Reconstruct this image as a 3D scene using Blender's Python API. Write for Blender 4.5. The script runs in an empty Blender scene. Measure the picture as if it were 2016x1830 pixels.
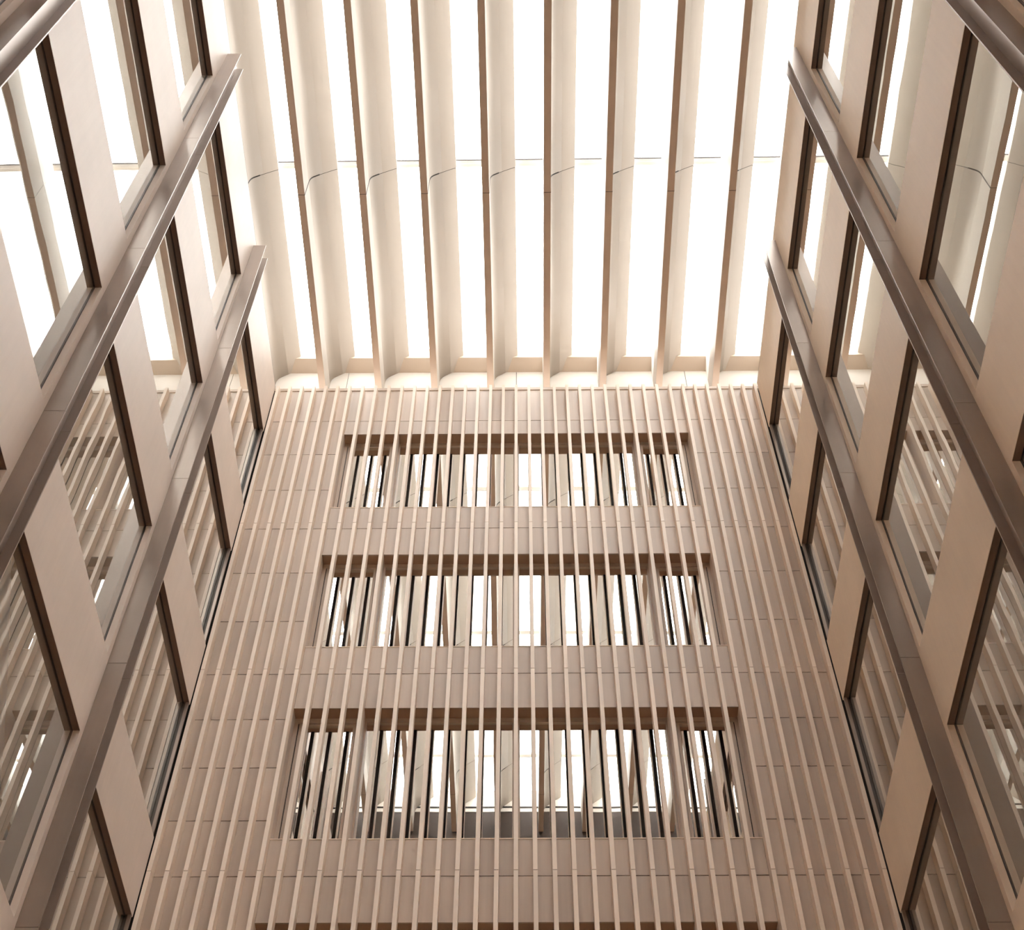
import bpy, math, random
from mathutils import Matrix, Vector
random.seed(7)

# ------------------------------------------------------------------ camera, sky, exposure
CAMZ = 1.6
scene = bpy.context.scene
cam_d = bpy.data.cameras.new('camera')
cam = bpy.data.objects.new('camera', cam_d)
scene.collection.objects.link(cam)
FPX = 2677.36
cam_d.sensor_fit = 'HORIZONTAL'; cam_d.sensor_width = 36.0
cam_d.lens = FPX / 2016.0 * 36.0
cam_d.clip_end = 300
r = Vector((0.99996185, 0.00830511, 0.00270681))
u = Vector((0.00518774, -0.8139519, 0.58090911))
f = Vector((-0.00702773, 0.58087291, 0.81396393))
m = Matrix((r, u, -f)).transposed().to_4x4()
m.translation = (0, 0, CAMZ)
# the end wall and the camera are turned a hair against the side walls and the roof
PIV = Vector((0, 16.1, 0)); SK = 0.004
TURN = Matrix.Translation(PIV) @ Matrix.Rotation(SK, 4, 'Z') @ Matrix.Translation(-PIV)
cam.matrix_world = TURN @ m
scene.camera = cam

world = bpy.data.worlds.new('overcast_sky'); scene.world = world
world.use_nodes = True
_n = world.node_tree.nodes; _l = world.node_tree.links
bg = _n['Background']
bg.inputs['Color'].default_value = (1.0, 0.99, 0.985, 1)
# standard overcast sky: zenith three times as bright as the horizon
SKY = 16.5
world.cycles.sampling_method = 'NONE'
_tc = _n.new('ShaderNodeTexCoord'); _sx = _n.new('ShaderNodeSeparateXYZ')
_l.new(_tc.outputs['Generated'], _sx.inputs[0])
_mr = _n.new('ShaderNodeMapRange'); _mr.clamp = True
_mr.inputs['From Min'].default_value = 0.0; _mr.inputs['From Max'].default_value = 1.0
_mr.inputs['To Min'].default_value = SKY / 3; _mr.inputs['To Max'].default_value = SKY
_l.new(_sx.outputs['Z'], _mr.inputs['Value']); _l.new(_mr.outputs[0], bg.inputs['Strength'])

scene.view_settings.view_transform = 'Standard'
scene.view_settings.look = 'None'
scene.view_settings.gamma = 1.0
scene.view_settings.use_curve_mapping = False
scene.view_settings.exposure = 0.0
scene.cycles.caustics_reflective = True
scene.cycles.caustics_refractive = False
scene.cycles.diffuse_bounces = 8
scene.cycles.max_bounces = 12

# ------------------------------------------------------------------ materials
def new_mat(name):
    mt = bpy.data.materials.new(name); mt.use_nodes = True
    nt = mt.node_tree; b = nt.nodes['Principled BSDF']
    return mt, nt, b

def panel_mat(name, col, rough=0.5, var=0.06, streak=0.0, cloud=0.04, spec=0.3, metal=0.0, scale=1.2):
    """satin painted / anodised surface with a slight piece-to-piece tone, cloudiness and vertical streaks"""
    mt, nt, b = new_mat(name); N = nt.nodes; L = nt.links
    tc = N.new('ShaderNodeTexCoord'); geo = N.new('ShaderNodeNewGeometry')
    oi = N.new('ShaderNodeObjectInfo')
    n1 = N.new('ShaderNodeTexNoise'); n1.inputs['Scale'].default_value = scale; n1.inputs['Detail'].default_value = 4
    L.new(geo.outputs['Position'], n1.inputs['Vector'])
    mp = N.new('ShaderNodeMapping'); mp.inputs['Scale'].default_value = (14, 14, 0.5)
    L.new(geo.outputs['Position'], mp.inputs['Vector'])
    n2 = N.new('ShaderNodeTexNoise'); n2.inputs['Scale'].default_value = 1.0; n2.inputs['Detail'].default_value = 3
    L.new(mp.outputs['Vector'], n2.inputs['Vector'])
    def mul(sock, amt):
        q = N.new('ShaderNodeMapRange'); q.inputs['From Min'].default_value = 0.0; q.inputs['From Max'].default_value = 1.0
        q.inputs['To Min'].default_value = 1 - amt; q.inputs['To Max'].default_value = 1 + amt
        L.new(sock, q.inputs['Value']); return q.outputs['Result']
    a = mul(oi.outputs['Random'], var); c = mul(n1.outputs['Fac'], cloud * 2); s = mul(n2.outputs['Fac'], streak * 2)
    m1 = N.new('ShaderNodeMath'); m1.operation = 'MULTIPLY'; L.new(a, m1.inputs[0]); L.new(c, m1.inputs[1])
    m2 = N.new('ShaderNodeMath'); m2.operation = 'MULTIPLY'; L.new(m1.outputs[0], m2.inputs[0]); L.new(s, m2.inputs[1])
    vm = N.new('ShaderNodeVectorMath'); vm.operation = 'SCALE'
    vm.inputs[0].default_value = col; L.new(m2.outputs[0], vm.inputs['Scale'])
    L.new(vm.outputs[0], b.inputs['Base Color'])
    b.inputs['Roughness'].default_value = rough
    b.inputs['Metallic'].default_value = metal
    b.inputs['Specular IOR Level'].default_value = spec
    return mt

def glass_mat(name, base, k0, k1, wav, wscale):
    """coated double glazing: strong mirror reflection rising towards grazing angles over a diffuse base tone"""
    mt, nt, b = new_mat(name); N = nt.nodes; L = nt.links
    N.remove(b); out = N['Material Output']
    geo = N.new('ShaderNodeNewGeometry')
    oi = N.new('ShaderNodeObjectInfo')
    off = N.new('ShaderNodeVectorMath'); off.operation = 'SCALE'; off.inputs[0].default_value = (31, 17, 23)
    L.new(oi.outputs['Random'], off.inputs['Scale'])
    add = N.new('ShaderNodeVectorMath'); add.operation = 'ADD'
    L.new(geo.outputs['Position'], add.inputs[0]); L.new(off.outputs[0], add.inputs[1])
    nz = N.new('ShaderNodeTexNoise'); nz.inputs['Scale'].default_value = wscale; nz.inputs['Detail'].default_value = 1.0
    L.new(add.outputs[0], nz.inputs['Vector'])
    bp = N.new('ShaderNodeBump'); bp.inputs['Strength'].default_value = 1.0; bp.inputs['Distance'].default_value = wav
    L.new(nz.outputs['Fac'], bp.inputs['Height'])
    fr = N.new('ShaderNodeFresnel'); fr.inputs['IOR'].default_value = 1.5
    ma = N.new('ShaderNodeMath'); ma.operation = 'MULTIPLY_ADD'; ma.use_clamp = True
    L.new(fr.outputs['Fac'], ma.inputs[0]); ma.inputs[1].default_value = k1; ma.inputs[2].default_value = k0
    gl = N.new('ShaderNodeBsdfGlossy'); gl.inputs['Roughness'].default_value = 0.0
    gl.inputs['Color'].default_value = (0.985, 0.98, 0.955, 1)
    L.new(bp.outputs['Normal'], gl.inputs['Normal'])
    df = N.new('ShaderNodeBsdfDiffuse'); df.inputs['Color'].default_value = (*base, 1)
    mx = N.new('ShaderNodeMixShader')
    L.new(ma.outputs[0], mx.inputs[0]); L.new(df.outputs[0], mx.inputs[1]); L.new(gl.outputs[0], mx.inputs[2])
    L.new(mx.outputs[0], out.inputs['Surface'])
    return mt

def clear_glass():
    mt, nt, b = new_mat('skylight_glass'); N = nt.nodes; L = nt.links
    N.remove(b); out = N['Material Output']
    t = N.new('ShaderNodeBsdfTransparent'); t.inputs['Color'].default_value = (0.97, 0.975, 0.97, 1)
    g = N.new('ShaderNodeBsdfGlossy'); g.inputs['Roughness'].default_value = 0.02
    mx = N.new('ShaderNodeMixShader'); mx.inputs[0].default_value = 0.05
    L.new(t.outputs[0], mx.inputs[1]); L.new(g.outputs[0], mx.inputs[2]); L.new(mx.outputs[0], out.inputs['Surface'])
    return mt

M = {}
M['spandrel'] = panel_mat('pale_bronze_spandrel', (0.795, 0.695, 0.618), 0.5, 0.03, 0.02, 0.05, 0.35)
M['spandrel_warm_lit'] = panel_mat('warm_lit_bronze_spandrel', (0.83, 0.69, 0.555), 0.5, 0.03, 0.02, 0.04, 0.35)  # spandrel copy with the right wall's warmer light put into the colour
M['clad'] = panel_mat('taupe_cladding', (0.55, 0.455, 0.375), 0.45, 0.09, 0.05, 0.04, 0.4)
M['fin'] = panel_mat('cream_fin', (0.90, 0.78, 0.665), 0.5, 0.05, 0.0, 0.03, 0.3)
M['bronze'] = panel_mat('bronze_mullion', (0.355, 0.288, 0.243), 0.38, 0.05, 0.03, 0.06, 0.5, 0.35)
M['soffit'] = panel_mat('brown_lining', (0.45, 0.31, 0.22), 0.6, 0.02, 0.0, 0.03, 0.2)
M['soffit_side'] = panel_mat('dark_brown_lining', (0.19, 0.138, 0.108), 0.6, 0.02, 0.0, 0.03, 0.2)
M['frame'] = panel_mat('beige_frame', (0.58, 0.475, 0.385), 0.5, 0.02, 0.0, 0.02, 0.3)
M['seal'] = panel_mat('grey_seal', (0.11, 0.095, 0.085), 0.5, 0.0, 0.0, 0.0, 0.3)
M['dark'] = panel_mat('dark_gasket', (0.035, 0.028, 0.024), 0.6, 0.0, 0.0, 0.0, 0.2)
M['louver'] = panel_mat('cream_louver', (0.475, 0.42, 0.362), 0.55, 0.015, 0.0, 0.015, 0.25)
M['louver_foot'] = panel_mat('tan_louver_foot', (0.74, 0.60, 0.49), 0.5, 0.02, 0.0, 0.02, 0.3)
M['tan'] = panel_mat('tan_soffit', (0.62, 0.515, 0.415), 0.6, 0.01, 0.0, 0.02, 0.2)
M['plaster'] = panel_mat('cream_parapet', (0.84, 0.79, 0.72), 0.6, 0.01, 0.0, 0.02, 0.2)
M['white'] = panel_mat('white_bar', (0.85, 0.83, 0.80), 0.5, 0.0, 0.0, 0.01, 0.2)
M['floor'] = panel_mat('warm_bounce_floor', (0.82, 0.62, 0.42), 0.5, 0.0, 0.0, 0.1, 0.3)  # floor is out of view; pale warm tone set to bounce light upwards
M['back'] = panel_mat('dark_brown_wall', (0.07, 0.05, 0.04), 0.6, 0.0, 0.02, 0.1, 0.2)
M['glass_side'] = glass_mat('side_window_glass', (0.30, 0.28, 0.25), 0.12, 2.1, 0.0006, 1.1)  # pale base puts a veil of light over the reflections
M['glass_end'] = glass_mat('end_window_glass', (0.08, 0.06, 0.048), 0.82, 1.0, 0.0004, 0.9)
M['sky_glass'] = clear_glass()

# ------------------------------------------------------------------ building helpers
COL = scene.collection
_cache = {}
def box_mesh(dx, dy, dz, mat):
    key = (round(dx, 4), round(dy, 4), round(dz, 4), mat)
    if key in _cache: return _cache[key]
    a, b, c = dx / 2, dy / 2, dz / 2
    v = [(-a,-b,-c),(a,-b,-c),(a,b,-c),(-a,b,-c),(-a,-b,c),(a,-b,c),(a,b,c),(-a,b,c)]
    fs = [(0,3,2,1),(4,5,6,7),(0,1,5,4),(1,2,6,5),(2,3,7,6),(3,0,4,7)]
    me = bpy.data.meshes.new('box'); me.from_pydata(v, [], fs); me.materials.append(M[mat]); me.update()
    _cache[key] = me
    return me

def multi_box_mesh(name, boxes, mat, org):
    v = []; fs = []
    for (x0, x1, y0, y1, z0, z1) in boxes:
        o = len(v)
        for z in (z0, z1):
            for (x, y) in ((x0, y0), (x1, y0), (x1, y1), (x0, y1)):
                v.append((x - org[0], y - org[1], z + CAMZ - org[2]))
        fs += [tuple(o + i for i in q) for q in ((0,3,2,1),(4,5,6,7),(0,1,5,4),(1,2,6,5),(2,3,7,6),(3,0,4,7))]
    me = bpy.data.meshes.new(name); me.from_pydata(v, [], fs); me.materials.append(M[mat]); me.update()
    return me

def frame_set(o, base, skew):
    b = Vector(base)
    if not skew:
        o.location = PIV + Matrix.Rotation(SK, 3, 'Z') @ (b - PIV)
        o.rotation_euler = (0, 0, SK)
    else:
        o.location = b
    o['_b'] = list(b)

def root(name, base, label, cat, skew=False, kind=None, group=None, mesh=None):
    """top-level object: an Empty at base or a mesh"""
    base = (base[0], base[1], base[2] + CAMZ)
    o = bpy.data.objects.new(name, mesh); COL.objects.link(o)
    frame_set(o, base, skew)
    o['label'] = label; o['category'] = cat
    if kind: o['kind'] = kind
    if group: o['group'] = group
    return o

def abs_org(par):
    if '_b' in par: return Vector(par['_b'])
    return abs_org(par.parent) + par.location

def part(par, name, x0, x1, y0, y1, z0, z1, mat, label=None):
    """box part, given by its bounds (z relative to the eye level)"""
    o = bpy.data.objects.new(name, box_mesh(x1 - x0, y1 - y0, z1 - z0, mat)); COL.objects.link(o)
    o.parent = par
    o.location = Vector(((x0 + x1) / 2, (y0 + y1) / 2, (z0 + z1) / 2 + CAMZ)) - abs_org(par)
    if label: o['label'] = label
    return o

def mpart(par, name, me, loc):
    o = bpy.data.objects.new(name, me); COL.objects.link(o); o.parent = par
    o.location = Vector((loc[0], loc[1], loc[2] + CAMZ)) - abs_org(par)
    return o

ORD = ['first','second','third','fourth','fifth','sixth','seventh','eighth','ninth','tenth']

# ------------------------------------------------------------------ key levels (metres above eye level)
XC = -0.112                       # centre line of the end wall
YF, YP = 16.10, 16.28             # fin fronts, cladding faces on the end wall
YG = 16.55                        # end-wall glass
HEAD_E = [23.965, 19.923, 15.93, 11.79]
SILL_E = [21.385, 17.39, 13.24, 9.1]
HW = 3.665                        # half width of the end-wall windows
WL, WR = -5.46, 5.225             # side-wall faces
TOP = 25.58
HEAD_S = [23.85, 19.85, 15.86, 11.77]
SILL_S = [21.28, 17.27, 13.15, 9.05]
BOT = 7.7
GZ = -CAMZ                        # ground

# ------------------------------------------------------------------ floor, back wall
fl = root('floor', (0, 8, GZ), 'unseen atrium floor, toned warm to bounce light up the walls', 'floor', skew=True, kind='structure',
          mesh=multi_box_mesh('floor', [(-7, 7, -1.5, 17.5, GZ - 0.2, GZ)], 'floor', (0, 8, GZ + CAMZ)))

bw = root('wall_back', (0, -0.9, GZ), 'dark brown rear wall of the atrium mirrored in the lowest windows', 'wall', skew=True, kind='structure',
          mesh=multi_box_mesh('wall_back', [(-7, 7, -1.3, -0.75, GZ, 27.7)], 'back', (0, -0.9, GZ + CAMZ)))
part(bw, 'gallery_front', -6.4, 6.4, -0.75, 0.35, 21.5, 27.65, 'back')
part(bw, 'gallery_seal', -6.4, 6.4, 0.34, 0.375, 27.80, 27.85, 'dark')
part(bw, 'added_bounce_panel', -6.9, 6.9, -0.75, -0.70, GZ, 21.5, 'spandrel')  # unseen pale panel, added to bounce warm fill light

# ------------------------------------------------------------------ end wall
back = []
zs_edges = [25.66] 
for h, s in zip(HEAD_E, SILL_E):
    back.append((-6.3, 6.3, YP + 0.025, 16.95, h + 0.015, zs_edges[-1]))
    back.append((-6.3, XC - HW - 0.01, YP + 0.025, 16.95, s - 0.01, h + 0.015))
    back.append((XC + HW + 0.01, 6.3, YP + 0.025, 16.95, s - 0.01, h + 0.015))
    back.append((XC - HW - 0.01, XC + HW + 0.01, 16.75, 16.95, s - 0.01, h + 0.015))
    zs_edges.append(s - 0.01)
back.append((-6.3, 6.3, YP + 0.025, 16.95, GZ, zs_edges[-1]))
we = root('wall_end', (0, YP, GZ), 'end wall clad in taupe panels behind slim cream vertical fins', 'wall', kind='structure',
          mesh=multi_box_mesh('wall_end', back, 'dark', (0, YP, GZ + CAMZ)))

# fin positions: even under the wide panes, wider at the side panes, closer on the blank flanks
offs = [0.0]
for k in range(1, 10): offs.append(0.2812 * k)
for k in range(1, 5): offs.append(2.531 + 0.2915 * k)
for k in range(1, 7): offs.append(3.697 + 0.2655 * k)
FX = sorted([-o for o in offs[1:]] + offs)
rows = [25.69, 24.465, 23.222, 21.978, 20.72, 19.392, 18.062, 16.73, 15.681, 14.645, 13.596, 12.575, 11.5, 10.4, 9.3, 8.2]
G = 0.008
edges = [WL - XC + 0.01] + FX[1:-1:2] + [WR - XC - 0.01]
for i in range(len(edges) - 1):
    xa, xb = edges[i], edges[i + 1]
    for j in range(len(rows) - 1):
        z1, z0 = rows[j] - G, rows[j + 1] + G
        def emit(xa, xb, za, zb):
            if xb - xa < 0.02 or zb - za < 0.02: return
            part(we, 'cladding_panel', XC + xa + 0.002, XC + xb - 0.002, YP, YP + 0.03, za, zb, 'clad')
        if xb <= -HW or xa >= HW:
            emit(xa, xb, z0, z1); continue
        pieces = [(z0, z1)]
        for h, s in zip(HEAD_E, SILL_E):
            nxt = []
            for (a, b) in pieces:
                if b <= s or a >= h: nxt.append((a, b)); continue
                if a < s: nxt.append((a, s))
                if b > h: nxt.append((h, b))
            pieces = nxt
        ia, ib = max(xa, -HW), min(xb, HW)
        for (a, b) in pieces: emit(ia, ib, a, b)
        if xa < -HW: emit(xa, -HW, z0, z1)
        if xb > HW: emit(HW, xb, z0, z1)

segs = [(20.687, 25.63), (16.677, 20.675), (12.55, 16.665), (8.4, 12.538)]
for x in FX:
    fn = part(we, 'fin', XC + x - 0.026, XC + x + 0.026, YF + 0.012, YP + 0.02, 8.3, 25.6, 'dark')
    for (a, b) in segs:
        part(fn, 'fin_segment', XC + x - 0.032, XC + x + 0.032, YF, YP, a, b, 'fin')
part(we, 'coping', -6.0, 6.0, 16.262, 16.98, 25.68, 25.775, 'frame')

# windows of the end wall
for n in range(4):
    h, s = HEAD_E[n], SILL_E[n]
    w = root('window_%d' % (n + 1), (XC, YG, s), ['topmost', 'second highest', 'third highest', 'lowest'][n] + ' ribbon window behind the fins of the end wall', 'window', kind='structure')
    X = lambda v: XC + v
    part(w, 'head_lining', X(-HW), X(HW), YP + 0.001, 16.525, h, h + 0.015, 'soffit')
    part(w, 'jamb_lining', X(-HW - 0.01), X(-HW), YP + 0.001, 16.525, s, h, 'spandrel')
    part(w, 'jamb_lining', X(HW), X(HW + 0.01), YP + 0.001, 16.525, s, h, 'spandrel')
    part(w, 'sill', X(-HW), X(HW), YP - 0.008, 16.6, s - 0.004, s + 0.012, 'fin')
    # fixed frame
    part(w, 'head_frame', X(-HW), X(HW), 16.52, 16.60, h - 0.10, h, 'frame')
    for sg in (-1, 1):
        a = sorted((sg * HW, sg * 3.60)); part(w, 'jamb_frame', X(a[0]), X(a[1]), 16.52, 16.60, s, h, 'frame')
        a = sorted((sg * 2.47, sg * 2.64)); part(w, 'mullion', X(a[0]), X(a[1]), 16.52, 16.60, s, h - 0.1, 'frame')
        a = sorted((sg * 2.50, sg * 2.56)); part(w, 'divider', X(a[0]), X(a[1]), YP + 0.005, 16.52, s + 0.01, h, 'spandrel')
        # opening sash of the narrow pane
        sa = part(w, 'sash', *[X(t) for t in sorted((sg * 3.585, sg * 3.50))], 16.53, 16.58, s, h - 0.106, 'frame')
        a = sorted((sg * 2.645, sg * 2.69)); part(sa, 'sash_stile', X(a[0]), X(a[1]), 16.53, 16.58, s, h - 0.106, 'frame')
        a = sorted((sg * 2.69, sg * 3.50)); part(sa, 'sash_rail', X(a[0]), X(a[1]), 16.53, 16.58, h - 0.145, h - 0.106, 'frame')
        a = sorted((sg * 2.66, sg * 3.52)); part(w, 'pane', X(a[0]), X(a[1]), 16.565, 16.575, s, h - 0.12, 'glass_end')
        a = sorted((sg * 0.05, sg * 2.48)); part(w, 'pane', X(a[0]), X(a[1]), YG, YG + 0.01, s, h - 0.09, 'glass_end')
        a = sorted((sg * 3.60, sg * 3.588)); part(w, 'gasket', X(a[0]), X(a[1]), 16.54, 16.6, s, h - 0.1, 'dark')
    part(w, 'mullion', X(-0.06), X(0.06), 16.52, 16.60, s, h - 0.1, 'frame')

# ------------------------------------------------------------------ side walls
MY = [4.52, 8.50, 12.47]           # mullion pairs (near plate)
MD = 0.29
bays = [(0.95, 4.42), (4.91, 8.40), (8.89, 12.37), (12.86, 16.06)]
bay_name = ['beside the rear wall', 'between the nearest mullions', 'between the two far mullions', 'next to the end wall']
floor_name = ['top', 'second', 'third', 'lowest']
RD = 0.10                          # reveal depth to the glass
wn = 5
for side in ('left', 'right'):
    sg = -1 if side == 'left' else 1
    W = WL if side == 'left' else WR
    SP = 'spandrel' if side == 'left' else 'spandrel_warm_lit'
    def xr(a, b):                  # depth range behind the face -> x range
        return tuple(sorted((W + sg * a, W + sg * b)))
    bx = []
    x0, x1 = xr(0.16, 1.1)
    bx.append((x0, x1, -0.8, 16.25, BOT - 0.01, TOP - 0.02))
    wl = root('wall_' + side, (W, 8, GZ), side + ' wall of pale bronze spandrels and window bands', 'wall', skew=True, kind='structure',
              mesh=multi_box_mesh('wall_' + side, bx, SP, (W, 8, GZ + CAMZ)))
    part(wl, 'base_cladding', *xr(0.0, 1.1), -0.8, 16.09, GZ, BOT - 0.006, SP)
    # spandrels: one per bay and storey, joints hidden behind the mullions
    ye = [-0.8, 0.69] + [y + MD / 2 for y in MY] + [16.092]
    lev = [(HEAD_S[0], TOP)] + [(HEAD_S[k + 1], SILL_S[k]) for k in range(3)] + [(BOT, SILL_S[3])]
    for (a, b) in lev:
        for i in range(len(ye) - 1):
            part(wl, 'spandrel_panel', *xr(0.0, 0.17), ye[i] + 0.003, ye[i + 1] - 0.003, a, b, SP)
    part(wl, 'shadow_gap_strip', *xr(0.0, 0.9), -0.8, 16.09, TOP, TOP + 0.014, 'dark')  # dark strip painted in for the shadow gap above the wall
    # piers behind the mullions
    py = [(-0.8, 0.95)] + [(bays[i][1], bays[i + 1][0]) for i in range(3)]
    for (a, b) in py:
        for h, s in zip(HEAD_S, SILL_S):
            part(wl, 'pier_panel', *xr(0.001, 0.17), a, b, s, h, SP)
    # windows
    for bi, (ya, yb) in enumerate(bays):
        for k in range(4):
            h, s = HEAD_S[k], SILL_S[k]
            w = root('window_%d' % wn, (W, (ya + yb) / 2, s), '%s storey window of the %s wall %s' % (floor_name[k], side, bay_name[bi]), 'window', skew=True, kind='structure')
            wn += 1
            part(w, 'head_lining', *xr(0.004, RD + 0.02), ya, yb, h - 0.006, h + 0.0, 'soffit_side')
            part(w, 'pane', *xr(RD, RD + 0.012), ya, yb, s, h - 0.006, 'glass_side')
            part(w, 'gasket', *xr(RD - 0.012, RD), ya, yb, h - 0.022, h - 0.006, 'dark')
            part(w, 'gasket', *xr(RD - 0.012, RD), yb - 0.02, yb, s, h - 0.022, 'seal')
            part(w, 'gasket', *xr(RD - 0.012, RD), ya, ya + 0.02, s, h - 0.022, 'seal')
            part(w, 'sill', *xr(0.004, RD), ya, yb, s - 0.002, s + 0.006, 'frame')
            if bi == 3:
                part(w, 'corner_frame', *xr(0.006, 0.055), yb - 0.04, yb, s, h - 0.006, 'bronze')
                part(w, 'corner_seal', *xr(0.055, RD - 0.012), yb - 0.035, yb, s, h - 0.006, 'seal')

# mullions on the side walls
MTOP = 25.3
mj = [MTOP, 21.18, 17.19, 13.06, 9.0, 7.0]
mlab = {('left', 0): 'bronze double-plate mullion on the left wall, cut off by the top left corner',
        ('left', 1): 'long bronze double-plate mullion on the left wall, second from the end wall',
        ('left', 2): 'bronze double-plate mullion on the left wall, nearest the end wall',
        ('right', 0): 'bronze double-plate mullion on the right wall, cut off by the top right corner',
        ('right', 1): 'long bronze double-plate mullion on the right wall, second from the end wall',
        ('right', 2): 'bronze double-plate mullion on the right wall, nearest the end wall'}
for side in ('left', 'right'):
    sg = 1 if side == 'left' else -1
    W = WL if side == 'left' else WR
    for i, y in enumerate(MY):
        t = root('facade_mullion', (W, y + MD / 2, 7.0), mlab[(side, i)], 'mullion', skew=True, group='bronze mullions of the side walls')
        def xr(a, b): return tuple(sorted((W + sg * a, W + sg * b)))
        for j in range(len(mj) - 1):
            part(t, 'near_plate', *xr(0.002, 0.257), y, y + 0.018, mj[j + 1] + 0.004, mj[j] - 0.004 * (j > 0), 'bronze')
            part(t, 'far_plate', *xr(0.002, 0.257), y + MD, y + MD + 0.018, mj[j + 1] + 0.004, mj[j] - 0.004 * (j > 0), 'bronze')
        part(t, 'web', *xr(0.002, 0.137), y + 0.018, y + MD, 7.0, MTOP - 0.02, 'bronze')

# ------------------------------------------------------------------ roof: louvers, purlins, glazing
S = 1.04
ZB = 25.85 * S
PITCH = 1.2585 * S
XL0 = (-0.12 - 3.5 * 1.2585 - 0.07) * S + 0.06     # left edge of the first louver seen whole
prof = [(0, 0), (.145, 0), (.148, .62), (.151, .70), (.160, .77), (.178, .83), (.210, .885), (.257, .935),
        (.391, 1.06), (.541, 1.186), (.68, 1.295), (.68, 1.36), (.62, 1.36), (.30, 1.08), (.0, .66)]
YJ = [0.37, 2.03, 7.05, 12.08, 17.24]
def gasket_mesh():
    v = []; n = len(prof)
    for y in (0, 0.03):
        for (x, z) in prof: v.append((0.006 + x * S * 0.985, y, 0.006 + z * S * 0.995))
    fs = [tuple(range(n)), tuple(reversed(range(n, 2 * n)))]
    for i in range(n):
        j = (i + 1) % n
        fs.append((i, i + n, j + n, j))
    me = bpy.data.meshes.new('gasket'); me.from_pydata(v, [], fs); me.materials.append(M['dark']); me.update(); return me
gm = gasket_mesh()
def louver_mesh(length):
    v = []; n = len(prof)
    for y in (0, length):
        for (x, z) in prof: v.append((x * S, y, z * S))
    fs = [tuple(range(n)), tuple(reversed(range(n, 2 * n)))]
    for i in range(n):
        j = (i + 1) % n
        fs.append((i, i + n, j + n, j))
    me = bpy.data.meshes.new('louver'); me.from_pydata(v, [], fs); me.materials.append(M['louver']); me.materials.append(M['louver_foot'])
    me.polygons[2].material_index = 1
    for p in me.polygons[2 + 2:2 + 8]: p.use_smooth = True
    me.update(); return me
lm = {}
names = ['roof louver half hidden above the left wall'] + \
        [ORD[i] + ' full cream roof louver counted from the left wall' for i in range(7)] + \
        ['last cream roof louver before the right wall', 'roof louver hidden above the right wall']  # the hidden louver is out of view, kept to block sky light
for i in range(10):
    x = XL0 + (i - 1) * PITCH
    t = root('roof_louver', (x, 8, ZB), names[i], 'louver', skew=True, group='cream louvers under the skylight')
    for j in range(4):
        a, b = YJ[j] + 0.006, YJ[j + 1] - 0.006
        L_ = round(b - a, 3)
        if L_ not in lm: lm[L_] = louver_mesh(L_)
        mpart(t, 'louver_segment', lm[L_], (x, a, ZB))
        part(t, 'added_sky_baffle', x, x + 0.02, a, b, ZB + 0.66 * S + 0.01, ZB + 1.40 * S, 'white')  # added plate, keeps direct sky off the upper left wall
        if j < 3: mpart(t, 'joint_gasket', gm, (x, b - 0.011, ZB))

ZP = 27.25 * S
plab = ['thin roof purlin farthest back, seen only mirrored in the third window', 'thin roof purlin above the frame, mirrored in the second window', 'thin roof purlin crossing behind the louvers']
for i, y in enumerate(YJ[1:4]):
    t = root('roof_purlin', (0, y, ZP + 0.04), plab[i], 'purlin', skew=True, group='purlins of the skylight')
    part(t, 'bar', -6.4, 6.4, y - 0.02, y + 0.055, ZP + 0.06, ZP + 0.14, 'plaster')
    part(t, 'cap_strip', -6.4, 6.4, y - 0.085, y - 0.02, ZP + 0.08, ZP + 0.14, 'white')
    part(t, 'gasket', -6.4, 6.4, y - 0.097, y - 0.085, ZP + 0.08, ZP + 0.14, 'dark')

ZG = ZP + 0.15
ce = root('ceiling', (0, 8, ZG), 'glazed skylight over the cream louvers', 'skylight', skew=True, kind='structure',
          mesh=multi_box_mesh('skylight_curb', [(-6.7, -6.4, -1.2, 17.6, 25.5, ZG), (6.4, 6.7, -1.2, 17.6, 25.5, ZG),
                                         (-6.4, 6.4, -1.2, 0.36, 27.66, ZG)], 'plaster', (0, 8, ZG + CAMZ)))
for i in range(10):
    xa = -6.4 if i == 0 else XL0 + (i - 1) * PITCH + 0.62
    xb = min(6.4, XL0 + i * PITCH + 0.62)
    for j in range(4):
        part(ce, 'pane', xa + 0.004, xb - 0.004, YJ[j] + 0.01, YJ[j + 1] - 0.11, ZG, ZG + 0.012, 'sky_glass')

# clerestory upstand above the end wall
YU = 17.25
tr = root('trim_1', (0, YU, 25.6), 'bright cream upstand between the end wall and the skylight', 'upstand', kind='structure',
          mesh=multi_box_mesh('upstand', [(-6.4, 6.4, YU + 0.02, YU + 0.3, 25.5, ZG)], 'dark', (0, YU, 25.6 + CAMZ)))
pj = [-6.4, XC - 4.046, XC, XC + 4.046, 6.4]
for i in range(4):
    part(tr, 'upstand_panel', pj[i] + 0.006, pj[i + 1] - 0.006, YU, YU + 0.03, 25.6, 28.03, 'plaster')
v = [(-6.4, 17.26, 28.03), (6.4, 17.26, 28.03), (6.4, 16.90, 28.14), (-6.4, 16.90, 28.14),
     (-6.4, 17.26, 28.55), (6.4, 17.26, 28.55), (6.4, 16.90, 28.55), (-6.4, 16.90, 28.55)]
me = bpy.data.meshes.new('soffit_beam')
me.from_pydata([(a, b - 17.0, c - 28.0) for a, b, c in v], [], [(0, 1, 2, 3), (7, 6, 5, 4), (3, 2, 6, 7), (1, 0, 4, 5), (2, 1, 5, 6), (0, 3, 7, 4)])
me.materials.append(M['tan']); me.update()
mpart(tr, 'soffit_beam', me, (0, 17.0, 28.0))

for o in list(bpy.data.objects):
    if '_b' in o: del o['_b']
